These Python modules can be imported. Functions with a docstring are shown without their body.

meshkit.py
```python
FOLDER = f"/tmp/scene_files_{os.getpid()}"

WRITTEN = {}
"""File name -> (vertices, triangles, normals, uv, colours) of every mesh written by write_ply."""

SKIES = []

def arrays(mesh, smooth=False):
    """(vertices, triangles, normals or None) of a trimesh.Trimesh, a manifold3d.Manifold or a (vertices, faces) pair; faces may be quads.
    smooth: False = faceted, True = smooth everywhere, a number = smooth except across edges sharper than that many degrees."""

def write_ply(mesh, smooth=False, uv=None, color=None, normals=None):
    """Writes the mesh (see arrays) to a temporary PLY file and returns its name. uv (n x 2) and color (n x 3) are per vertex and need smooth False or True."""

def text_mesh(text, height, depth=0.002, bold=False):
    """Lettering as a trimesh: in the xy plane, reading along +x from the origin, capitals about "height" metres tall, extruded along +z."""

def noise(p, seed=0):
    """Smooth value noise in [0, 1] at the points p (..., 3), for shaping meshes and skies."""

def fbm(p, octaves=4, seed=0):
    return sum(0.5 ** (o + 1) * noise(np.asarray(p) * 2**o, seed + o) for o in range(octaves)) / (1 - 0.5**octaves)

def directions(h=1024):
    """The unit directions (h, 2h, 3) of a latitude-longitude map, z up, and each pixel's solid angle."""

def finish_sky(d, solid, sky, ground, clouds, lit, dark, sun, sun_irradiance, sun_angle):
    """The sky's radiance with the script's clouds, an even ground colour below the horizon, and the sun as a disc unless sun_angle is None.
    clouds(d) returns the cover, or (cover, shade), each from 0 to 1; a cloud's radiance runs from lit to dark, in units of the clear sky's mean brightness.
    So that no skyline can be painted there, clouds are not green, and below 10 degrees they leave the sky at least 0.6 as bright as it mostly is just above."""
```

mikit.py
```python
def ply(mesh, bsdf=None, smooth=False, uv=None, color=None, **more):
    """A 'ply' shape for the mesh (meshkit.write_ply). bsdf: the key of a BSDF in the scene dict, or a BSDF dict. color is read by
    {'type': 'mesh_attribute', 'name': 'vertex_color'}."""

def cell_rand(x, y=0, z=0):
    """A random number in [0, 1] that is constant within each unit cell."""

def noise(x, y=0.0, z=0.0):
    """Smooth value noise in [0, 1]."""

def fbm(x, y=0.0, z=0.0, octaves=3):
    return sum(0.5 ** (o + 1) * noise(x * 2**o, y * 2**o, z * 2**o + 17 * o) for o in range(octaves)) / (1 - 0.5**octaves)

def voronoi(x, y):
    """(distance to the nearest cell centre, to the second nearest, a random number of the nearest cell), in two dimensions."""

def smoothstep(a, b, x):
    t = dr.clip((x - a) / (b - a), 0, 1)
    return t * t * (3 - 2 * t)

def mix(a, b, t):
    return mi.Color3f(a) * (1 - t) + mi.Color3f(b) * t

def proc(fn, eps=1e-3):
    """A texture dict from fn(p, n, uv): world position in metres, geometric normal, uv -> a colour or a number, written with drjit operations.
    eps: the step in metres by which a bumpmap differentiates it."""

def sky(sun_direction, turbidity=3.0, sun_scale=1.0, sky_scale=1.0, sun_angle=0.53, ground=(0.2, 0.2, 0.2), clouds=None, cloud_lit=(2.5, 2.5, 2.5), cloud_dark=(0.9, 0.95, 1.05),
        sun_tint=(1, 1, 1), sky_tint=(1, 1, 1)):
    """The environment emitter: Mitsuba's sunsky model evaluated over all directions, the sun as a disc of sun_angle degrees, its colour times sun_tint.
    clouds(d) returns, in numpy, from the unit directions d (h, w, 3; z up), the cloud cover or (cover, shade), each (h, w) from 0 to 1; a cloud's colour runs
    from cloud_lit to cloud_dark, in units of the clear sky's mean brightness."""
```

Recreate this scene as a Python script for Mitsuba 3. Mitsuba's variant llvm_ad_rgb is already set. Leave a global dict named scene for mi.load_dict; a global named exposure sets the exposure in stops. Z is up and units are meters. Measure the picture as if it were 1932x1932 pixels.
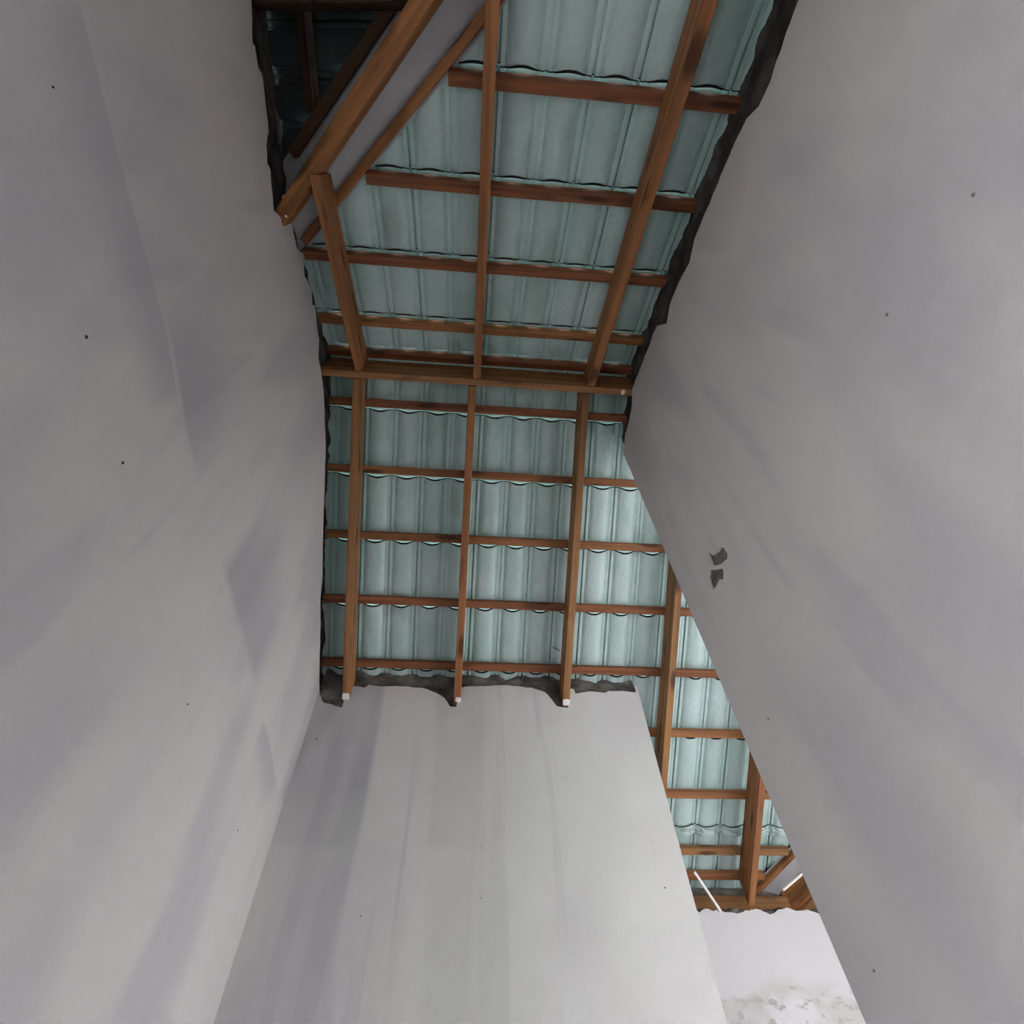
import math, random
import numpy as np, trimesh, shapely, drjit as dr, mitsuba as mi
from shapely.geometry import Polygon
import mikit, meshkit
from mikit import proc, noise, fbm, voronoi, cell_rand, smoothstep, mix

scene, labels = {'type': 'scene'}, {}
rng = np.random.default_rng(7)
T = mi.ScalarTransform4f

# ------------------------------------------------------------------ camera, sky, exposure
EYE = np.array([0.0, 0.0, 1.5])
FWD = np.array([0.06747546500644225, 0.5435093584803306, 0.8366867029339381])
UP = np.array([-0.04920723425768094, -0.8357645306182054, 0.5468786862341963])
scene['camera'] = {'type': 'perspective', 'fov': 84.743, 'fov_axis': 'x', 'near_clip': 0.05, 'far_clip': 200.0,
                   'to_world': T().look_at(origin=EYE.tolist(), target=(EYE + FWD).tolist(), up=UP.tolist())}
exposure = 5.4
scene['sky'] = mikit.sky((0.5, -0.3, 0.8), turbidity=6.0, sun_scale=0.0, sky_scale=1.0, ground=(0.5, 0.5, 0.5),
                         clouds=lambda d: (np.ones(d.shape[:2]), np.full(d.shape[:2], 0.3)),
                         cloud_lit=(1.97, 1.95, 2.09), cloud_dark=(1.08, 1.07, 1.15))

# ------------------------------------------------------------------ the place's own measures (metres; floor at z = 0)
YA, ZA = 1.1024, 4.6731            # apex of the planes under the purlins
TH = math.radians(28.85); C, S, TT = math.cos(TH), math.sin(TH), math.tan(TH)
XL, XR, YE, YF, XE, YR = -0.8373, 0.845, 2.70, 3.76, 1.0464, 1.433   # left wall, right wall, end wall, far wall, end wall's edge, right wall's end
CV = -0.55                          # plan line x + y of the valley on the near slope
CW = 6.0                            # plan line x + y of the valley on the far slope
XO, YB = 4.3, -2.6                  # outer wall, rear wall
SP = 0.385                          # purlin spacing


class Slope:
    """A roof plane: point(u, s, h), u across, s down the slope, h up from the plane under the purlins."""
    def __init__(self, o, eu, es):
        self.o, self.eu, self.es = (np.array(a, float) for a in (o, eu, es))
        n = np.cross(self.eu, self.es); self.n = n * np.sign(n[2])
    def __call__(self, u, s, h=0.0):
        u, s, h = np.broadcast_arrays(np.asarray(u, float), np.asarray(s, float), np.asarray(h, float))
        return self.o + u[..., None] * self.eu + s[..., None] * self.es + h[..., None] * self.n


far = Slope((0, YA, ZA), (1, 0, 0), (0, C, -S))
near = Slope((0, YA, ZA), (1, 0, 0), (0, -C, -S))
# left wing: z = z0 - TT x, falling towards +x; u runs along y; s measured from x = -2
ZL0 = ZA - TT * YA + TT * CV
left = Slope((-2, 0, ZL0 + TT * 2), (0, 1, 0), (C, 0, -S))
# right wing beyond the far valley: rises towards +x; s measured from x = 5 downwards
ZW0 = ZA - TT * (CW - YA)
wing = Slope((5, 0, ZW0 + TT * 5), (0, 1, 0), (-C, 0, -S))


# ------------------------------------------------------------------ helpers
def numbered(name):
    if name not in scene and name not in labels and not any(k.startswith(name + '__') for k in scene):
        return name
    i = 1
    while True:
        k = f'{name}_{i:03d}'
        if k not in scene and k not in labels and not any(q.startswith(k + '__') for q in scene):
            return k
        i += 1


def obj(name, mesh, bsdf, parent=None, smooth=False, label=None, kind=None, **kw):
    key = numbered(f'{parent}__{name}' if parent else name)
    scene[key] = mikit.ply(mesh, bsdf, smooth, **kw)
    if label or kind:
        labels[key] = {}
        if label: labels[key]['label'] = label
        if kind: labels[key]['kind'] = kind
    return key


def tag(key, label, cat=None, group=None, kind=None):
    labels[key] = {'label': label}
    if cat: labels[key]['category'] = cat
    if group: labels[key]['group'] = group
    if kind: labels[key]['kind'] = kind
    return key


def grid(P, flip=False):
    """Triangulated grid of points P (n, m, 3)."""
    n, m = P.shape[:2]
    i = np.arange(n * m).reshape(n, m)
    q = np.stack([i[:-1, :-1], i[1:, :-1], i[1:, 1:], i[:-1, 1:]], -1).reshape(-1, 4)
    if flip: q = q[:, ::-1]
    f = np.vstack([q[:, [0, 1, 2]], q[:, [0, 2, 3]]])
    return trimesh.Trimesh(P.reshape(-1, 3), f, process=False)


def thick(P, off):
    """Closed thin shell over the grid of points P (n, m, 3); off: offset vector of the upper face."""
    n, m = P.shape[:2]
    a = grid(P); b = grid(P + np.asarray(off), flip=True)
    i = np.arange(n * m).reshape(n, m); N = n * m
    rim = np.concatenate([i[0, :], i[1:, -1], i[-1, ::-1][1:], i[::-1, 0][1:]])
    f = []
    for p, q in zip(rim[:-1], rim[1:]): f += [[p, q, q + N], [p, q + N, p + N]]
    t = trimesh.Trimesh(np.vstack([a.vertices, b.vertices]), np.vstack([a.faces, b.faces + N, f]), process=False)
    if t.volume < 0: t.invert()
    return t


def timber(a, b, up, w, h, ch=0.003, wob=0.0012, seed=0, plumb=0.0):
    """A sawn timber from a to b (axis through the middle of its underside); up: its height direction; chamfered edges, slightly wavy."""
    a, b, up = (np.asarray(v, float) for v in (a, b, up))
    ax = b - a; L = np.linalg.norm(ax); ax /= L
    up = up - ax * (up @ ax); up /= np.linalg.norm(up)
    sd = np.cross(ax, up)
    prof = np.array([(-w/2+ch, 0), (w/2-ch, 0), (w/2, ch), (w/2, h-ch), (w/2-ch, h), (-w/2+ch, h), (-w/2, h-ch), (-w/2, ch)])
    n = max(2, int(L / 0.12))
    t = np.linspace(0, L, n)
    P = a + t[:, None, None] * ax + prof[None, :, :1] * sd + prof[None, :, 1:] * up
    o = (meshkit.noise(np.stack([t * 3, 0 * t + seed, 0 * t], -1), 3) - .5)[:, None, None] * sd * wob * 2
    o = o + (meshkit.noise(np.stack([t * 3, 0 * t + seed, 0 * t + 9], -1), 4) - .5)[:, None, None] * up * wob * 2
    P = P + o + (h - prof[None, :, 1:]) * plumb * ax
    k = len(prof); f = []
    for i in range(n - 1):
        for j in range(k):
            q = [i*k+j, i*k+(j+1) % k, (i+1)*k+(j+1) % k, (i+1)*k+j]
            f += [[q[0], q[1], q[2]], [q[0], q[2], q[3]]]
    for j in range(1, k-1):
        f += [[0, j+1, j], [(n-1)*k, (n-1)*k+j, (n-1)*k+j+1]]
    m = trimesh.Trimesh(P.reshape(-1, 3), f, process=False)
    if m.volume < 0: m.invert()
    return m


def box(x0, x1, y0, y1, z0, z1):
    m = trimesh.creation.box((x1-x0, y1-y0, z1-z0)); m.apply_translation(((x0+x1)/2, (y0+y1)/2, (z0+z1)/2)); return m


def prism(poly, axis, lo, hi):
    """Polygon in (y, z) extruded along x, or in (x, z) extruded along y."""
    m = trimesh.creation.extrude_polygon(poly, hi - lo, engine='earcut')
    v = m.vertices.copy()
    m.vertices = np.c_[v[:, 2] + lo, v[:, 0], v[:, 1]] if axis == 'x' else np.c_[v[:, 0], v[:, 2] + lo, v[:, 1]]
    if m.volume < 0: m.invert()
    return m


def ragged(pts, step=0.012, amp=0.006, seed=0):
    """The polyline broken into short pieces with small noise, as a hand-trowelled edge."""
    out, r = [], np.random.default_rng(seed)
    pts = np.asarray(pts, float)
    for p, q in zip(pts[:-1], pts[1:]):
        n = max(1, int(np.linalg.norm(q - p) / step))
        for i in range(n): out.append(p + (q - p) * i / n)
    out.append(pts[-1]); out = np.array(out)
    s = np.cumsum(np.r_[0, np.linalg.norm(np.diff(out, axis=0), axis=1)])
    out[:, 1] += (meshkit.fbm(np.stack([s * 22, 0 * s + seed, 0 * s], -1), 3) - .5) * 2 * amp
    return out


def blob(c, r, seed, flat=1.0, amp=.5):
    m = trimesh.creation.icosphere(subdivisions=2, radius=1.0)
    v = m.vertices * (1 + amp * (meshkit.fbm(m.vertices * 1.7 + seed * 5.1, 3) - .5) * 2)[:, None]
    m.vertices = v * np.asarray(r) + np.asarray(c); return m


def manifold_pad(a, b, c, seed):
    """A flat rounded pad with a slightly ragged outline, half sizes a, b, c."""
    m = trimesh.creation.icosphere(subdivisions=3)
    v = m.vertices
    q = np.sign(v) * np.abs(v) ** np.array([.45, .45, .8])
    q[:, :2] *= (1 + .35 * (meshkit.fbm(v * 1.8 + seed * 4, 2) - .5))[:, None]
    m.vertices = q * (a, b, c); return m


# ------------------------------------------------------------------ materials
def rgb(*c): return {'type': 'rgb', 'value': list(c)}


def wood(axis, base, dark, seed):
    a = np.array(axis, float); a /= np.linalg.norm(a)
    b = np.cross(a, [0.3, 0.5, 0.8]); b /= np.linalg.norm(b); c = np.cross(a, b)
    a, b, c = (mi.Vector3f(*map(float, v)) for v in (a, b, c))
    def fn(p, n, uv):
        t, x, y = dr.dot(p, a), dr.dot(p, b), dr.dot(p, c)
        g = fbm(t * 1.6 + seed, x * 42, y * 42, octaves=3)
        f = noise(t * 9 + seed, x * 210, y * 210)
        big = fbm(t * 2.2 + seed * 3, x * 5, y * 5, octaves=2)
        k = smoothstep(.32, .72, g) * .62 + f * .2
        col = mix(base, dark, k)
        d1, d2, w = voronoi(t * 2.1 + seed * 1.7, (x + y) * 9 + seed)
        knot = (1 - smoothstep(.06, .2, d1)) * dr.select(w > .35, 1.0, 0.0)
        col = mix(col, tuple(v * .28 for v in dark), knot * .8)
        st = smoothstep(.60, .8, fbm(t * 5 + 9, x * 16 + seed, y * 16, octaves=3))
        col = mix(col, tuple(v * .45 for v in dark), st * .55)
        return col * (.56 + .42 * big)
    return {'type': 'principled', 'base_color': proc(fn), 'roughness': .62, 'specular': .35}


OR, RD, YE_ = (.415, .18, .066), (.32, .12, .047), (.395, .195, .075)
ORD, RDD, YED = (.20, .072, .027), (.14, .046, .02), (.19, .085, .031)
scene['wood_purlin_orange'] = wood((1, 0, 0), OR, ORD, 1.3)
scene['wood_purlin_red'] = wood((1, 0, 0), RD, RDD, 4.1)
scene['wood_purlin_tan'] = wood((1, 0, 0), YE_, YED, 7.7)
scene['wood_rafter_far'] = wood((0, C, -S), YE_, YED, 2.9)
scene['wood_rafter_far_red'] = wood((0, C, -S), OR, ORD, 5.9)
scene['wood_rafter_near'] = wood((0, C, S), OR, ORD, 3.3)
scene['wood_valley'] = wood((.69, -.69, -.36), OR, YED, 8.3)
scene['wood_valley_far'] = wood((.69, -.69, .36), OR, YED, 6.1)
scene['wood_wing_shaded'] = wood((0, 1, 0), (.06, .03, .016), (.03, .016, .009), 1.9)  # wood darkened: the shade of the left wing is in its colour
scene['wood_wing_valley_shaded'] = wood((.69, -.69, -.36), (.085, .04, .02), (.04, .02, .011), 1.1)  # same painted shade for the batten along the valley

MINT = (.34, .535, .49)
def mint_fn(p, n, uv):
    q = fbm(p.x * 2.3, p.y * 2.1, p.z * 2.1, octaves=3)
    fine = noise(p.x * 90, p.y * 60, p.z * 60)
    c = mix((.32, .47, .435), (.41, .54, .525), smoothstep(.3, .7, q))
    c = c * (.95 + .1 * fine)
    d1, d2, w = voronoi(p.x * 34, p.y * 34 + p.z * 11)
    c = mix(c, (.12, .17, .15), (1 - smoothstep(.03, .07, d1)) * dr.select(w > .86, .75, 0.0))
    grime = smoothstep(.60, .80, fbm(p.x * 7 + 3, p.y * 3, p.z * 3, octaves=3))
    return mix(c, (.17, .24, .2), grime * .35)
scene['mint_paint'] = {'type': 'twosided', 'bsdf': {'type': 'principled', 'base_color': proc(mint_fn), 'roughness': .36, 'specular': .6}}
def mint_shaded_fn(p, n, uv): return mint_fn(p, n, uv) * .09  # mint paint darkened to carry the shade under the left wing
scene['mint_shaded'] = {'type': 'twosided', 'bsdf': {'type': 'principled', 'base_color': proc(mint_shaded_fn), 'roughness': .9, 'specular': .1}}
scene['gap_shade'] = {'type': 'twosided', 'bsdf': {'type': 'diffuse', 'reflectance': rgb(.02, .022, .02)}}  # near black: painted shadow of the lap gaps, also on the leak strips
scene['foil'] = {'type': 'twosided', 'bsdf': {'type': 'principled', 'base_color': rgb(.27, .38, .35), 'roughness': .32, 'specular': .9}}
def gut_fn(p, n, uv):
    return mix((.29, .29, .30), (.38, .38, .39), fbm(p.x * 6, p.y * 6, p.z * 6))
scene['gutter_grey'] = {'type': 'twosided', 'bsdf': {'type': 'principled', 'base_color': proc(gut_fn), 'roughness': .5, 'specular': .4}}
scene['pvc'] = {'type': 'principled', 'base_color': rgb(.82, .77, .74), 'roughness': .4}
scene['pit'] = {'type': 'diffuse', 'reflectance': rgb(.05, .05, .05)}
scene['pit_grey'] = {'type': 'diffuse', 'reflectance': rgb(.22, .21, .2)}
scene['wire_black'] = {'type': 'diffuse', 'reflectance': rgb(.03, .03, .03)}


def mortar_shaded_fn(p, n, uv): return mortar_fn(p, n, uv) * .5  # mortar darkened: shade of the unlit side wall rims painted in
def mortar_fn(p, n, uv):
    a = fbm(p.x * 14, p.y * 14, p.z * 14, octaves=4)
    b = noise(p.x * 120, p.y * 120, p.z * 120)
    return mix((.085, .08, .07), (.21, .20, .18), smoothstep(.3, .75, a)) * (.8 + .4 * b)
scene['mortar'] = {'type': 'twosided', 'bsdf': {'type': 'diffuse', 'reflectance': proc(mortar_fn)}}

scene['mortar_shaded'] = {'type': 'twosided', 'bsdf': {'type': 'diffuse', 'reflectance': proc(mortar_shaded_fn)}}


def plaster(kind):
    def fn(p, n, uv):
        u = p.y
        u2 = u + .10 * (noise(u * 2.1, p.z * 1.1, 3.0) - .5)
        broad = fbm(u2 * 2.4 + 5, p.z * .9, 1.5, octaves=3)
        streak = fbm(u2 * 8.5 + 2, p.z * 1.3, 4.5, octaves=3)
        tint = fbm(u * 1.7 + 11, p.z * 1.5, 7.0, octaves=3)
        tint2 = fbm(u * 1.4 + 31, p.z * 1.2, 9.0, octaves=2)
        c = mix((.535, .52, .535), (.635, .625, .61), smoothstep(.34, .62, broad))
        c = mix(c, (.455, .455, .49), smoothstep(.54, .74, streak) * (.36 if kind == 'left' else .42))
        c = mix(c, (.66, .585, .60), smoothstep(.58, .75, tint) * .4)
        c = mix(c, (.57, .60, .57), smoothstep(.55, .75, tint2) * .4)
        if kind == 'left':        # a join between two putty coats runs along the wall at about shoulder height of the scaffold
            wob = .05 * (noise(p.y * 2.3, 1.0, 1.0) - .5)
            z = p.z + wob
            above = smoothstep(2.985, 3.045, z) * (.35 + .65 * smoothstep(.1, .55, p.y)) * (1 - smoothstep(3.08, 3.55, z)) * smoothstep(.36, .58, noise(p.y * 2.4 + 1.3, 4.0, 2.0))
            below = (1 - smoothstep(3.0, 3.02, z)) * smoothstep(2.8, 2.98, z) * smoothstep(.5, .7, noise(p.y * 3.4 + 7.3, p.z * 2, 2.0))
            c = mix(c, (.40, .40, .43), above * .68 + below * .55)
            edge = smoothstep(3.0, 3.012, z) * (1 - smoothstep(3.018, 3.035, z))
            c = mix(c, (.70, .69, .69), edge * .3 * smoothstep(.45, .6, p.y) * (1 - smoothstep(.8, 1.0, p.y)))
        return c * (.985 + .03 * noise(p.x * 160, p.y * 160, p.z * 160))
    return fn
def end_fn(p, n, uv):
    w = .05 * (noise(p.z * 1.3, 3.3, 1.0) - .5)
    x = p.x + w
    def band(a, b, s=.012): return smoothstep(a - s, a + s, x) * (1 - smoothstep(b - s, b + s, x))
    c = mix((.63, .62, .625), (.70, .695, .675), smoothstep(.35, .65, fbm(p.x * 2 + 3, p.z * .8, 2.0)))
    up = smoothstep(2.80, 2.88, p.z + .05 * noise(p.x * 5, 2.0, 1.0))
    left_ = 1 - smoothstep(-.47, -.43, x)
    putty = left_ * (.55 + .45 * smoothstep(.4, .65, fbm(p.x * 6, p.z * 1.1, 5.0)))
    c = mix(c, (.43, .43, .455), putty * (.42 + .5 * up))
    strip = band(-.13, .12, .02) * up
    c = mix(c, (.47, .475, .49), strip * .55)
    c = mix(c, (.68, .675, .655), band(-.44, -.15) * up * .55)
    st = smoothstep(.54, .68, fbm(x * 14, p.z * .7, 8.0, octaves=3))
    c = mix(c, (.46, .465, .495), st * .42 * (1 - smoothstep(.35, .6, x)))
    low = 1 - smoothstep(2.6, 2.9, p.z)
    c = mix(c, (.47, .475, .49), band(-.1, .1, .05) * low * .45)
    pink = smoothstep(.50, .72, fbm(p.x * 2.1 + 4, p.z * 1.4, 3.0))
    c = mix(c, (.70, .63, .635), pink * .4)
    gr = smoothstep(2.9, 2.4, p.z) * smoothstep(.3, .9, p.x)
    c = mix(c, (.63, .655, .56), smoothstep(.45, .7, fbm(p.x * 2 + 9, p.z * 1.7, 1.0)) * .4)
    return c * (.985 + .03 * noise(p.x * 160, p.y * 160, p.z * 160))
def far_fn(p, n, uv):
    c = mix((.66, .645, .66), (.70, .69, .69), fbm(p.x * 2.5, p.z * 2, 1.0))
    zone = (1 - smoothstep(2.60, 2.70, p.z + .10 * noise(p.x * 5, 1.0, 1.0)))
    k = smoothstep(.56, .72, fbm(p.x * 24 + 2, p.z * 36, 4.0, octaves=4)) * smoothstep(.42, .58, fbm(p.x * 6 + 8, p.z * 9, 2.0, octaves=2))
    c = mix(c, (.30, .26, .23), zone * k * .6)
    c = mix(c, (.52, .50, .47), zone * smoothstep(.5, .7, fbm(p.x * 5 + 1, p.z * 8, 9.0)) * .6)
    return c
bump_fn = lambda p, n, uv: fbm(p.x * 7, p.y * 7, p.z * 7, octaves=3) * .7 + .3 * fbm(p.x * 45, p.y * 45, p.z * 45, octaves=2)
for key, fn in (('plaster_left', plaster('left')), ('plaster_side', plaster('right')), ('plaster_end', end_fn), ('plaster_far', far_fn)):
    scene[key] = {'type': 'bumpmap', 'arbitrary': proc(bump_fn, eps=4e-3), 'scale': .006,
                  'bsdf': {'type': 'diffuse', 'reflectance': proc(fn)}}
    scene[key] = {'type': 'twosided', 'bsdf': scene[key]}
scene['plain_wall'] = {'type': 'twosided', 'bsdf': {'type': 'diffuse', 'reflectance': rgb(.62, .61, .60)}}
scene['white_plaster'] = {'type': 'diffuse', 'reflectance': rgb(.78, .74, .74)}
def floor_fn(p, n, uv):
    return mix((.42, .41, .40), (.50, .49, .475), fbm(p.x * 3, p.y * 3, 1.0))
scene['floor_screed'] = {'type': 'twosided', 'bsdf': {'type': 'diffuse', 'reflectance': proc(floor_fn)}}
scene['ground_concrete'] = {'type': 'twosided', 'bsdf': {'type': 'diffuse', 'reflectance': rgb(.55, .54, .52)}}

# ------------------------------------------------------------------ the setting
def shell(name, mesh, bsdf, label, smooth=False):
    k = obj(name, mesh, bsdf, smooth=smooth); return tag(k, label, kind='structure')

shell('floor', box(XL - .3, XO, YB - .1, YF + .2, -.1, 0), 'floor_screed', 'pale cement screed floor of the bare corridor and the room beside it')
shell('ground', box(-14, 18, -16, 16, -.25, -.12), 'ground_concrete', 'pale concrete yard outside the openings')


def roof_z(x, y):
    """Height of the plane under the purlins."""
    z = ZA - TT * abs(y - YA)
    if y < YA and x + y < CV: z = ZL0 - TT * x
    if y > YA and x + y > CW: z = ZW0 + TT * x
    return z

LEFT_TOP = [(-2.6, 4.0749), (-1.1616, 4.0652), (-0.3465, 4.0652), (-0.2294, 4.0216), (-0.2236, 4.0391), (-0.1665, 4.0468), (-0.1452, 4.0797), (-0.0358, 4.0749), (0.0232, 4.07), (0.0513, 4.0352), (0.1229, 4.0013), (0.1413, 4.0284), (0.2798, 4.0071), (0.3098, 4.0817), (0.3165, 4.1242), (0.3446, 4.2116), (0.4492, 4.2436), (0.4811, 4.3133), (0.5789, 4.3133), (0.6495, 4.3907), (0.7202, 4.3762), (0.7347, 4.4198), (0.8518, 4.4207), (0.9031, 4.4333), (0.9854, 4.3808), (1.0706, 4.4069), (1.2119, 4.4059), (1.362, 4.3633), (1.481, 4.3343), (1.5749, 4.2753), (1.725, 4.193), (1.8576, 4.1175), (1.998, 4.0507), (2.1373, 3.981), (2.2099, 3.9103), (2.359, 3.8474), (2.5797, 3.7351), (2.7365, 3.6683), (4.0, 3.05)]
RIGHT_TOP = [(-2.6, 2.55), (-0.417, 3.60), (-0.341, 3.626), (-0.304, 3.634), (-0.281, 3.645), (-0.233, 3.651), (-0.17, 3.694), (-0.141, 3.772), (-0.085, 3.819), (-0.031, 3.854), (0, 3.87), (0.065, 3.904), (0.164, 3.963), (0.257, 4.016), (0.348, 4.009), (0.434, 4.085), (0.54, 4.142), (0.628, 4.135), (0.674, 4.268), (0.732, 4.305), (0.836, 4.354), (0.906, 4.391), (1.002, 4.438), (1.071, 4.474), (1.151, 4.414), (1.225, 4.404), (1.332, 4.428), (1.4, 4.395), (YR, 4.39)]
END_TOP = [(-0.8473, 3.662), (-0.8296, 3.6532), (-0.7954, 3.5955), (-0.7259, 3.5681), (-0.6848, 3.5603), (-0.6829, 3.6581), (-0.677, 3.709), (-0.6359, 3.711), (-0.586, 3.7022), (-0.5645, 3.7237), (-0.5058, 3.7149), (-0.4236, 3.7178), (-0.3404, 3.7207), (-0.2563, 3.7129), (-0.1712, 3.6855), (-0.1184, 3.6464), (-0.0812, 3.5838), (-0.046, 3.5848), (-0.0421, 3.6395), (-0.0391, 3.7207), (0.0362, 3.7344), (0.0695, 3.7344), (0.2397, 3.7511), (0.3933, 3.7354), (0.4774, 3.707), (0.5146, 3.6464), (0.5361, 3.6073), (0.6026, 3.5994), (0.6134, 3.7325), (0.6525, 3.7335), (0.6574, 3.7022), (0.7376, 3.7207), (0.8413, 3.7139), (0.8619, 3.7305), (1.0464, 3.7266)]
FAR_TOP = [(-1.0, 2.9852), (1.456, 2.987), (1.471, 2.975), (1.525, 2.996), (1.576, 2.983), (1.646, 2.967), (1.704, 2.971), (1.799, 2.996), (1.859, 2.98), (1.907, 2.96), (1.966, 2.984), (2.03, 3.0), (2.08, 2.984), (2.15, 2.988), (2.222, 2.96), (4.3, 2.97)]
HOLE_A = [(1.161, 3.087), (1.147, 3.052), (1.108, 3.024), (1.091, 3.023), (1.074, 2.995), (1.072, 2.962), (1.087, 2.95), (1.121, 2.97), (1.147, 2.992), (1.176, 3.028), (1.17, 3.056)]
HOLE_B = [(1.205, 3.035), (1.178, 3.01), (1.133, 2.961), (1.142, 2.942), (1.16, 2.931), (1.176, 2.954), (1.202, 2.954), (1.235, 2.963), (1.232, 2.997), (1.226, 3.029)]

PT = .016   # plaster thickness


def plaster_poly(top, seed, holes=(), amp=.006):
    r = ragged(top, seed=seed, amp=amp)
    p = Polygon([(r[0, 0], 0)] + [tuple(q) for q in r] + [(r[-1, 0], 0)]).buffer(0)
    for h in holes:
        hp = np.array(h); hp = np.vstack([hp, hp[:1]])
        p = p.difference(Polygon(ragged(hp, step=.008, amp=.005, seed=seed + 5)).buffer(0))
    return p


def masonry(axis, at, thick, lo, hi, top, seed, outward, hole=None):
    """The wall behind the plaster, raw mortar where it shows: its face is a rough grid near the top, its body a prism up to the roof."""
    r = np.array(top)
    u = np.arange(lo, hi + 1e-6, .012); u[-1] = hi
    zt = np.array([(roof_z(at, v) if axis == 'x' else roof_z(v, at)) for v in u]) + .075
    zp = np.interp(u, r[:, 0], r[:, 1])
    zb = np.minimum(zp - .16, zt - .2)
    w = np.linspace(0, 1, 26)
    Z = zb[:, None] + (zt - zb)[:, None] * w
    U = np.repeat(u[:, None], len(w), 1)
    q = np.stack([U * 16, Z * 16, 0 * U + seed], -1)
    d = (meshkit.fbm(q, 4, seed) - .5) * .034 + (meshkit.fbm(q * .3, 2, seed + 3) - .5) * .02 - .012
    above = np.clip((Z - zp[:, None] + .01) / .03, 0, 1)
    d = np.where(above > 0, d, -.012)
    X = at + outward * (PT + np.maximum(-d, -.006) * 1.0)
    P = np.stack([X, U, Z], -1) if axis == 'x' else np.stack([U, X, Z], -1)
    face = grid(P)
    back = Polygon([(lo, 0)] + list(zip(u, zt)) + [(hi, 0)]).buffer(0)
    if hole: back = back.difference(shapely.box(*hole))
    a0, a1 = sorted((at + outward * (PT + .03), at + outward * thick))
    return trimesh.util.concatenate([face, prism(back, axis, a0, a1)])


# left wall
LIGHT_OPENING_L = (-1.35, -.1, -.1, 1.98)     # unseen opening added to the left wall to brighten the right wall
k = shell('wall_left', prism(plaster_poly(LEFT_TOP, 1).difference(shapely.box(*LIGHT_OPENING_L)), 'x', XL - PT, XL), 'plaster_left', 'tall pale grey plastered wall on the left, with bluish putty streaks')
obj('masonry', masonry('x', XL, .13, -2.6, 4.0, LEFT_TOP, 11, -1, LIGHT_OPENING_L), 'mortar_shaded', k, smooth=40, label='rough dark mortar edge of the wall under the roof')
WL = k
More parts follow.
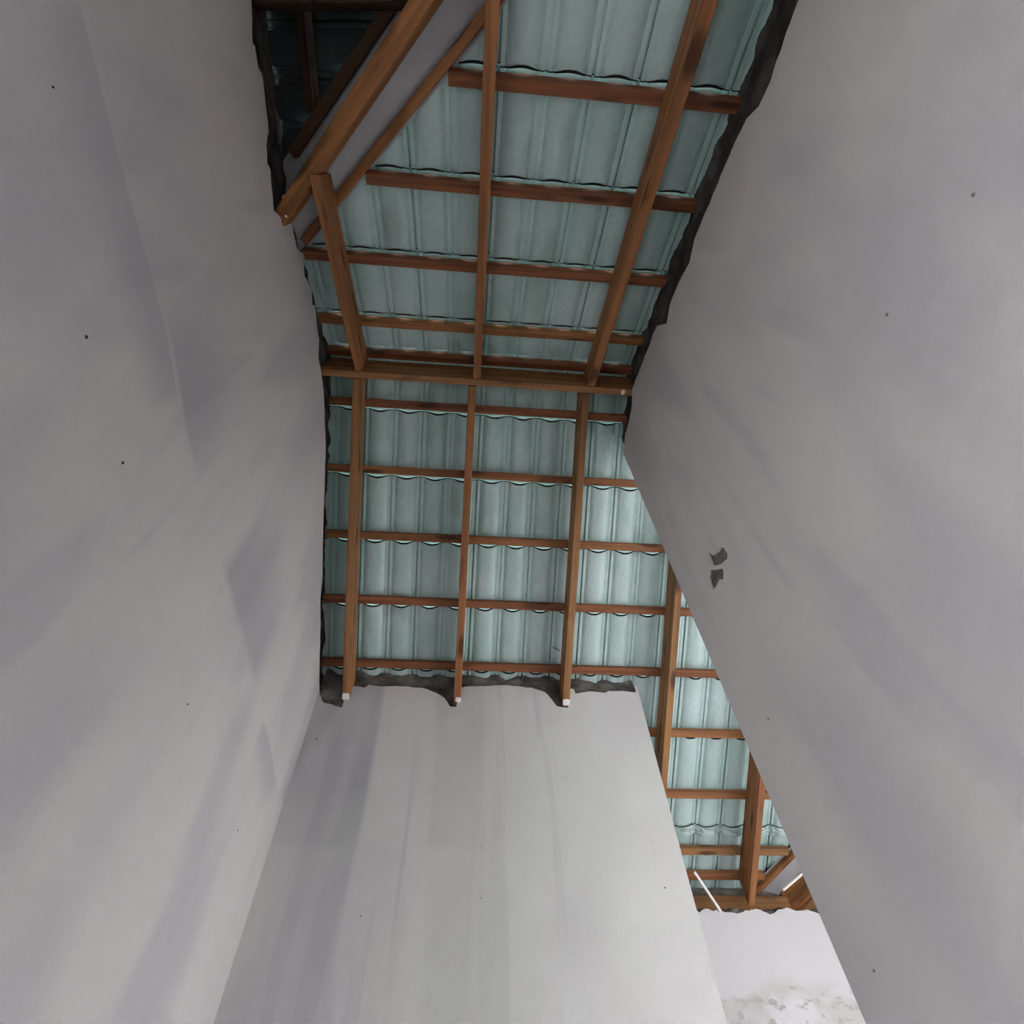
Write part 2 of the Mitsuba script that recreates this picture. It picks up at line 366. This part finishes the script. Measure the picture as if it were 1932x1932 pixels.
# right wall, with its finished end
hp = plaster_poly(RIGHT_TOP, 2, (HOLE_A, HOLE_B))
m = trimesh.util.concatenate([prism(hp, 'x', XR, XR + PT),
                              box(XR + .001, XR + .13, YR - .014, YR, 0, 4.388),
                              prism(plaster_poly([(-2.6, 2.6), (YA, 4.55), (YR, 4.38)], 3), 'x', XR + .115, XR + .13)])
k = shell('wall_right', m, 'plaster_side', 'tall pale grey plastered wall on the right with a chipped hole near its end')
obj('masonry', masonry('x', XR, .115, -2.6, YR - .015, RIGHT_TOP, 12, 1), 'mortar_shaded', k, smooth=40, label='rough dark mortar edge of the wall under the roof')
WR = k
yy, zz = np.meshgrid(np.arange(1.04, 1.27, .006), np.arange(2.90, 3.12, .006), indexing='ij')
dd = (meshkit.fbm(np.stack([yy * 30, zz * 30, 0 * yy], -1), 4, 2) - .5) * .02
obj('exposed_mortar', thick(np.stack([XR + .006 + dd * .45, yy, zz], -1), (.012, 0, 0)), 'mortar', k, smooth=40, label='grey mortar showing in the chipped hole')
# end wall
m = trimesh.util.concatenate([prism(plaster_poly(END_TOP, 4), 'y', YE, YE + PT), box(XE - .014, XE, YE + .001, YE + .13, 0, 3.775),
                              box(XL, XE, YE + .115, YE + .13, 0, 3.70)])
k = shell('wall_end', m, 'plaster_end', 'pale plastered wall at the end of the corridor with vertical bands of grey putty')
obj('masonry', masonry('y', YE, .115, XL, XE - .015, END_TOP, 13, 1), 'mortar', k, smooth=40, label='rough dark mortar edge of the wall under the roof')
WE = k
# far wall
k = shell('wall_far', prism(plaster_poly(FAR_TOP, 6, amp=.014), 'y', YF, YF + PT), 'plaster_far', 'white plastered wall further back at the lower right, stained near the bottom')
obj('masonry', trimesh.util.concatenate(
    [prism(Polygon([(-1.0, 0), (4.3, 0), (4.3, 2.985), (-1.0, 2.985)]), 'y', YF + PT, YF + .10),
     prism(Polygon([(-1.0, 0), (4.3, 0), (4.3, 4.7), (2.04, 3.2), (1.9, 3.17), (-1.0, 3.17)]), 'y', YF + .15, YF + .2)] +
    [blob((x, YF + .068 + .012 * math.sin(x * 40), 2.984 + .008 * math.sin(x * 23)), (.055, .04, .026), i, amp=.35) for i, x in enumerate(np.arange(1.05, 2.5, .05))]), 'mortar', k, smooth=40)
WF = k
# outer wall with its wide opening, and the rear wall with a doorway (behind the camera)
def holed(rect, holes): 
    p = shapely.box(*rect)
    for h in holes: p = p.difference(shapely.box(*h))
    return p
shell('wall_outer', prism(holed((YB, 0, YF + .13, 4.9), [(-1.9, .1, 3.2, 2.0)]), 'x', XO, XO + .14), 'plain_wall', 'outer wall of the room on the right with a wide opening to daylight')
shell('wall_rear', prism(holed((XL - .13, 0, XO, 4.2), [(1.4, .3, 3.9, 1.9)]), 'y', YB - .14, YB), 'plain_wall', 'rear wall behind the corridor with a window opening')

# small nail holes and pits in the plaster
NL = [(0.407, 2.725, 0.0036), (0.699, 2.706, 0.0036), (-0.027, 2.859, 0.0024), (1.488, 2.634, 0.0024), (2.256, 2.656, 0.0024)]
NR = [(0.007, 2.603, 0.0036), (0.233, 2.69, 0.0036), (1.274, 2.471, 0.0024), (1.324, 1.917, 0.0024), (0.998, 2.848, 0.0018)]
NE = [(-0.772, 3.36, 0.0036), (-0.384, 2.545, 0.0024), (0.11, 2.816, 0.0018), (0.111, 2.612, 0.0024), (0.929, 2.654, 0.003), (0.547, 3.165, 0.0018), (1.007, 3.586, 0.0024)]
for i, (y, z, r) in enumerate(NL): obj('nail', blob((XL, y, z), (.003, r, r), i, amp=.3), 'pit', WL, smooth=True)
for i, (y, z, r) in enumerate(NR): obj('nail', blob((XR, y, z), (.003, r, r), i + 9, amp=.3), 'pit_grey', WR, smooth=True)
for i, (x, z, r) in enumerate(NE): obj('nail', blob((x, YE, z), (r, .003, r), i + 19, amp=.3), 'pit', WE, smooth=True)

# ------------------------------------------------------------------ the roof sheets: pressed metal tiles, a piece per course and width
W = .1675
H0 = .037          # the lowest line of the sheet rests on the purlins
def profile():
    """(v, height) across one wave, v from 0 to 1: a shallow bulge hanging down, then a flat rib with a narrow groove."""
    pts = []
    for t in np.linspace(0, 1, 13):
        pts.append((t * .74, .028 * (1 - math.sqrt(max(0.0, 1 - (2 * t - 1) ** 2 * .93)))))
    e = pts[-1][1]
    pts += [(.745, e - .003), (.845, e - .003), (.848, e + .02), (.902, e + .02), (.905, e - .003), (.995, e - .003)]
    return pts
PROF = profile()
LAPX = .030


def wave(u):
    v = ((np.asarray(u) - LAPX) / W) % 1.0
    a = np.array([p[0] for p in PROF] + [1.0]); b = np.array([p[1] for p in PROF] + [PROF[0][1]])
    h = np.interp(v, a, b)
    k = np.floor((np.asarray(u) - LAPX) / W).astype(int)
    depth = np.where(k % 4 == 3, 1.25, .2 + .75 * ((k * 7919 + 13) % 101) / 101)     # laps every fourth rib are deep, the others vary
    flat = PROF[12][1] - .003
    return np.where((v > .845) & (v < .905) & (h > flat), flat + (h - flat) * depth, h)


def sheet_us(u0, u1):
    k0, k1 = int(math.floor((u0 - LAPX) / W)) - 1, int(math.ceil((u1 - LAPX) / W)) + 1
    us = [LAPX + (k + p[0]) * W for k in range(k0, k1) for p in PROF]
    us = [u for u in us if u0 < u < u1]
    return np.array([u0] + us + [u1])


def scallop(u):
    v = ((np.asarray(u) - LAPX) / W) % 1.0
    return np.where(v < .76, .014 * np.sin(np.pi * np.clip(v / .76, 0, 1)) ** 1.2, 0.0)


def sheet(slope, u0, u1, s0, s1, clip=None, seed=0, laps=True, first=False):
    """One piece of sheet between the steps at s0 and s1; clip(u) gives the lowest s it reaches (cut along a valley)."""
    us = sheet_us(u0, u1)
    top = s0 + (scallop(us) if laps and not first else 0)
    bot = s1 + (scallop(us) if laps else 0) + .006
    if clip is not None:
        lo, hi = clip(us)
        top, bot = np.maximum(top, lo), np.minimum(bot, hi)
        keep = bot > top + 1e-4
        if keep.sum() < 2: return None
        idx = np.nonzero(keep)[0]
        us, top, bot = (a[idx[0]:idx[-1] + 1] for a in (us, top, bot))
    t = np.linspace(0, 1, 4)
    Sg = top[:, None] + (bot - top)[:, None] * t
    Ug = np.repeat(us[:, None], len(t), 1)
    rel = (Sg - s0) / (s1 - s0)
    Hg = H0 + wave(us)[:, None] + .009 * rel
    Hg = Hg + (meshkit.fbm(np.stack([Ug * 2.3, Sg * 2.3, 0 * Ug + seed], -1), 3) - .5) * .006
    return thick(slope(Ug, Sg, Hg), slope.n * .0012)


def roof(slope, u_edges, steps, clip=None, first=True, laps=True, seed=0, mat='mint_paint'):
    for i, (a, b) in enumerate(zip(steps[:-1], steps[1:])):
        for j, (u0, u1) in enumerate(zip(u_edges[:-1], u_edges[1:])):
            m = sheet(slope, u0, u1 + .004, a, b, clip, seed + 3 * j, laps, first and i == 0)
            if m is not None:
                obj('roof_sheet', m, mat, 'ceiling', smooth=32)


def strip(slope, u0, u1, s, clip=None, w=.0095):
    """Added dark ribbon standing for the shadow in the step between two courses."""
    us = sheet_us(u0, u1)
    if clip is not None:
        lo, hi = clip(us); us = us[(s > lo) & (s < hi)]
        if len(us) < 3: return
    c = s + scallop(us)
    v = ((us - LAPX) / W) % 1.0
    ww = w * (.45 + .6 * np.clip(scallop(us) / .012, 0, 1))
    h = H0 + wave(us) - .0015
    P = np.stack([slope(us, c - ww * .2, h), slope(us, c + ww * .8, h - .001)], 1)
    obj('lap_shade', grid(P), 'gap_shade', 'ceiling', smooth=True)


tag('ceiling', 'underside of the roof: mint green pressed metal tile sheets in courses over open timbers', kind='structure')
S1F, S1N = .192, .287
PW, PH = .046, .036        # purlin width along the slope and height
far_steps = [-.06] + [S1F + PW + .004 + SP * i for i in range(9)] + [3.7]
near_steps = [-.06, .10] + [S1N + PW + .004 + SP * i for i in range(11)]
UF = [-1.0] + [LAPX + 4 * W * k for k in range(-1, 8)]
# far slope, cut at the valley x + y = CW
def clip_far(us): return np.full(us.shape, -1.0), (CW - .17 - us - YA) / C
def clip_near(us): return np.full(us.shape, -1.0), (YA - (CV + .17 - us)) / C
roof(far, UF, far_steps, clip_far, seed=1)
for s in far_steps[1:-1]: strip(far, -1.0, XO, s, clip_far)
roof(near, UF, near_steps, clip_near, seed=50)
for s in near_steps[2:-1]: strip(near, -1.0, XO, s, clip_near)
# left wing: u = y, x = -2 + s C ; valley x + y = CV
def clip_left(us): return np.full(us.shape, .8), (CV - .17 - us + 2) / C
left_steps = [.8 + SP * i for i in range(10)]
roof(left, [YB - .1 + 4 * W * k for k in range(6)], left_steps, clip_left, seed=80, mat='mint_shaded')
# right wing: u = y, x = 5 - s C ; valley x + y = CW
def clip_wing(us): return np.full(us.shape, .6), (5 - (CW + .17 - us)) / C
roof(wing, [1.3 + 4 * W * k for k in range(5)] + [4.15], [.6 + SP * i for i in range(12)], clip_wing, seed=90)

# crumpled flashing and lap line low on the far slope
us = np.arange(1.0, 2.6, .008)
v = ((us - LAPX) / W) % 1
P = []
for t in np.linspace(0, 1, 12):
    s = 2.768 + .004 * np.sin(v * 2 * np.pi) + .055 * t
    h = H0 + wave(us) + .004 - .006 + .07 * (np.abs(meshkit.fbm(np.stack([us * 11, 0 * us + t * 2.3, 0 * us], -1), 3, 5) - .5) - .12) * math.sin(math.pi * min(1, t * .9 + .1)) - .012 * t
    P.append(far(us, s, h))
obj('crumpled_flashing', grid(np.stack(P, 1)), 'foil', 'ceiling', smooth=True, label='crumpled pale metal flashing strip across the sheets')

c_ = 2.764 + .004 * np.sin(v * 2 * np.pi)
obj('lap_shade', grid(np.stack([far(us, c_, H0 + wave(us) - .001), far(us, c_ + .005, H0 + wave(us) - .002)], 1)), 'gap_shade', 'ceiling', smooth=True)

# ------------------------------------------------------------------ timbers
ORD_ = ['topmost', 'second', 'third', 'fourth', 'fifth', 'sixth', 'seventh', 'eighth', 'ninth']
def purlin(slope, s, u0, u1, mat, label, group, seed, w=PW, h=PH, h0=0.0):
    k = obj('purlin', timber(slope(u0, s + w / 2, h0), slope(u1, s + w / 2, h0), slope.n, w, h, seed=seed), mat, smooth=30)
    return tag(k, label, 'roof batten', group)

mats_far = ['wood_purlin_red', 'wood_purlin_orange', 'wood_purlin_orange', 'wood_purlin_red', 'wood_purlin_red', 'wood_purlin_orange', 'wood_purlin_orange', 'wood_purlin_tan']
for i in range(8):
    s = S1F + SP * i + (.012 if i == 6 else 0)
    u1 = min(XO, CW - .205 - (YA + (s + PW) * C))
    what = ['first roof batten below the ridge beam, half in its shade', 'second roof batten below the ridge beam towards the end wall', 'third roof batten below the ridge beam towards the end wall',
            'fourth roof batten below the ridge beam towards the end wall', 'roof batten just above the end wall top', 'first roof batten below the end wall top, beside the right wall',
            'roof batten below the corner where the right wall hides the slope', 'lowest full batten that ends at the small far valley'][i]
    purlin(far, s, XL - .02, u1, mats_far[i], 'brown wooden ' + what, 'roof battens on the far slope', i)
purlin(far, 3.055, XE + .02, 1.98, 'wood_purlin_orange', 'short orange batten just above the far wall, behind the white stick', 'roof battens on the far slope', 31)


near_what = ['lowest in the picture, nearest the ridge beam', 'second from the ridge beam', 'third from the ridge beam', 'fourth from the ridge beam']
for i in range(8):
    s = S1N + SP * i
    y = YA - (s + PW / 2) * C
    u0 = max(XL - .02, CV + .205 - y)
    mt = ['wood_purlin_orange', 'wood_purlin_red', 'wood_purlin_red', 'wood_purlin_red'][i % 4]
    if i < 4:
        purlin(near, s, u0, XR + .1, mt, 'brown roof batten on the near slope, ' + near_what[i], 'roof battens on the near slope', 40 + i)
k = purlin(near, .05, XL - .02, XR + .1, 'wood_purlin_red', 'dark brown batten lying along the side of the ridge beam', 'roof battens on the near slope', 60, w=.05)

DR = .15 / 1.0
def rafter(slope, x, s0, s1, w, d, mat, label, group, seed, name='rafter'):
    k = obj(name, timber(slope(x, s0, -d), slope(x, s1, -d), slope.n, w, d - .001, seed=seed, plumb=TT), mat, smooth=30)
    return tag(k, label, 'rafter', group)

RW = .042
# positions from the visible underside edges
RF = [(-.697 + RW / 2, 'leftmost far-slope rafter, beside the left wall'), (-.064 + RW / 2, 'middle far-slope rafter ending on the end wall'), (.613 - RW / 2, 'right far-slope rafter whose white-tipped end sits on the end wall'),
      (1.234 - RW / 2, 'rafter passing behind the right edge of the end wall'), (1.845 - RW / 2, 'short visible rafter running down to the far wall')]
s_end = (YE + .025 - YA) / C
for i, (x, what) in enumerate(RF):
    s1 = s_end if i < 3 else (YF + .03 - YA) / C
    k = rafter(far, x, .026, s1, RW, DR, 'wood_rafter_far' if i in (0, 2, 3) else 'wood_rafter_far_red', 'orange brown wooden ' + what, 'rafters of the far slope', 70 + i)
    if i < 3:
        sb = (YE - YA + DR * S) / C - .012
        tip = far(x + (.0, .006, .0)[i], sb, -DR - .001)
        dab = manifold_pad(.5 * RW * (.98, .8, .98)[i], (.019, .014, .02)[i], .004, i)
        dab.vertices = tip + dab.vertices[:, :1] * far.eu + dab.vertices[:, 1:2] * far.es + dab.vertices[:, 2:] * far.n
        obj('plaster_dab', dab, 'white_plaster', k, smooth=True, label='white plaster dab on the rafter end')
RN = [(-.681 + RW / 2, YA - (.225), 'leftmost near-slope rafter, cut off at the diagonal valley beam'), (-.041 + RW / 2, None, 'middle near-slope rafter'), (.639 - RW / 2, None, 'right near-slope rafter, close to the right wall')]
for i, (x, y1, what) in enumerate(RN):
    y_end = CV + .035 - x
    s1 = (YA - y_end) / C
    rafter(near, x, .026, s1, RW, DR, 'wood_rafter_near', 'orange brown wooden ' + what, 'rafters of the near slope', 80 + i)

# ridge beam: a board on edge
k = obj('ridge_beam', timber((XL - .03, 1.100, 4.483), (XR + .05, 1.100, 4.483), (0, 0, 1), .038, .205, seed=5), 'wood_purlin_tan', smooth=30)
tag(k, 'long wooden ridge beam crossing between the two walls at the roof peak', 'beam')
obj('plaster_dab', blob((XR - .045, 1.10, 4.481), (.014, .016, .01), 8, amp=.25), 'white_plaster', k, smooth=True, label='white plaster dab at the right end')

# the near valley: beam, two battens, grey gutter
def valley_pt(e, a, dz=0.0, h=0.0):
    """Point by plan: x + y = CV + e, (x - y) / 2 = a, on the roof plane on its side (near for e >= 0, left for e < 0)."""
    x, y = (CV + e) / 2 + a, (CV + e) / 2 - a
    z = (ZA - TT * (YA - y)) if e >= 0 else (ZL0 - TT * x)
    return np.array([x, y, z + dz + h / C])
V0, V1 = np.array([-.812, .278, 2.563 + 1.5]), np.array([-.2315, -.343, 2.2325 + 1.5])
dv = V1 - V0
k = obj('valley_beam', timber(V0 - dv * .12, V0 + dv * 2.7, (0, 0, 1), .055, .13, seed=6), 'wood_valley', smooth=30)
tag(k, 'thick wooden beam running diagonally under the grey gutter at the upper left', 'beam')
obj('plaster_dab', blob(V0 + dv * .035 + np.array([-.02, -.012, .03]), (.008, .016, .03), 9, amp=.3), 'white_plaster', k, smooth=True, label='white plaster smear at the lower end')
obj('plaster_dab', blob(V0 - dv * .02 + np.array([.012, .012, .004]), (.008, .008, .006), 10, amp=.3), 'white_plaster', k, smooth=True)
k = obj('valley_batten', timber(valley_pt(.155, -.63, .001), valley_pt(.155, .98, .001), (0, 0, 1), .034, .034, seed=7), 'wood_valley', smooth=30)
tag(k, 'thin wooden batten along the right edge of the grey gutter at the upper left', 'roof batten')
k = obj('valley_batten', timber(valley_pt(-.16, -.45, .001), valley_pt(-.16, 1.05, .001), (0, 0, 1), .04, .034, seed=8), 'wood_wing_valley_shaded', smooth=30)
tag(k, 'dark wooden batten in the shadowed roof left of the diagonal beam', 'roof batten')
a = np.linspace(-1.0, 2.3, 16)
P = np.stack([[valley_pt(e, t, .0, h) for t in a] for e, h in ((-.19, .0345), (-.12, .0345), (-.02, .008), (.0, .004), (.02, .008), (.12, .0345), (.19, .0345))])
k = obj('valley_gutter', thick(P, (0, 0, .0012)), 'gutter_grey', smooth=20)
k_gutter = k
tag(k, 'grey sheet metal valley gutter between the diagonal beams at the upper left', 'gutter')
def block_leak(pt, sign, a0, a1, key):
    a = np.linspace(a0, a1, 14)
    P = np.stack([[pt(sign * e, t, .0, h) for t in a] for e, h in ((.164, .036), (.164, .085))])
    obj('leak_blocker', thick(P, (.006, .006, 0)), 'gap_shade', key)  # added strip, hidden above the batten, keeps daylight from leaking in
VG = k_gutter
block_leak(valley_pt, 1, -.8, 2.3, VG)
# left wing timbers, shade painted into their wood
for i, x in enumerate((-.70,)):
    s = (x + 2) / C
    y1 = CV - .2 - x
    k = obj('purlin', timber(left(YB, s, 0), left(y1, s, 0), left.n, PW, PH, seed=90 + i), 'wood_wing_shaded', smooth=30)
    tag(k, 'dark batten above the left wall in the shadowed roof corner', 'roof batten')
k = obj('rafter', timber(left(-.365, (-1.0 + 2) / C, -.12), left(-.365, (-.27 + 2) / C, -.12), left.n, .045, .12, seed=93), 'wood_wing_shaded', smooth=30)
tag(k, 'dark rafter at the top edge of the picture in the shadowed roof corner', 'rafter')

# the far valley, bottom right: batten, grey gutter, deep beam, plate on the wall
def fvalley(e, a, dz=0.0, h=0.0):
    """Plan: x + y = CW + e, (x - y) / 2 = a; far slope for e <= 0, wing for e > 0."""
    x, y = (CW + e) / 2 + a, (CW + e) / 2 - a
    z = (ZA - TT * (y - YA)) if e <= 0 else (ZW0 + TT * x)
    return np.array([x, y, z + dz + h / C])
k = obj('valley_batten', timber(fvalley(-.155, -.99, .001), fvalley(-.155, 1.3, .001), (0, 0, 1), .034, .034, seed=21), 'wood_valley_far', smooth=30)
tag(k, 'short diagonal batten at the small far valley, lower right', 'roof batten')
a = np.linspace(-1.1, 1.3, 14)
P = np.stack([[fvalley(e, t, .0, h) for t in a] for e, h in ((-.19, .0345), (-.12, .0345), (-.02, .008), (.0, .004), (.02, .008), (.12, .0345), (.19, .0345))])
k = obj('valley_gutter', thick(P, (0, 0, .0012)), 'gutter_grey', smooth=20)
block_leak(fvalley, -1, -1.05, 1.3, k)
tag(k, 'small grey sheet metal gutter at the far valley, lower right', 'gutter')
A, B = fvalley(.03, -.87, -.135), fvalley(.03, 1.3, -.135)
k = obj('valley_beam', timber(A, B, (0, 0, 1), .06, .125, seed=22), 'wood_valley_far', smooth=30)
tag(k, 'brown wooden valley beam above the far wall at the edge of the right wall', 'beam')
k = obj('eaves_board', timber((XE + .02, 3.885, 3.0), (2.40, 3.885, 3.0), (0, 0, 1), .03, .115, seed=23, wob=.004), 'wood_purlin_tan', smooth=30)
tag(k, 'brown board standing along the top of the far wall, under the lowest short batten', 'board')


def stick(a, b, r):
    a, b = np.asarray(a, float), np.asarray(b, float)
    m = trimesh.creation.cylinder(radius=r, segment=(a, b), sections=16); return m
k = obj('conduit', stick((1.444, 3.60, 1.628 + 1.5), (1.599, 3.752, 1.480 + 1.5), .0085), 'pvc', smooth=40)
tag(k, 'white plastic conduit leaning up from the far wall top beside the end wall', 'pipe')
k = obj('conduit', stick((2.035, 3.742, 1.589 + 1.5), (2.19, 3.705, 1.67 + 1.5), .0085), 'pvc', smooth=40)
tag(k, 'white plastic conduit lying across the small valley beam near the right wall', 'pipe')
wp = [(.519, 2.532, 3.912), (.535, 2.54, 3.905), (.553, 2.545, 3.903), (.567, 2.551, 3.898)]
k = obj('wire', trimesh.util.concatenate([stick(np.array(p), np.array(q), .0018) for p, q in zip(wp[:-1], wp[1:])]), 'wire_black', smooth=40)
tag(k, 'short black wire end poking out beside the right far-slope rafter', 'wire')
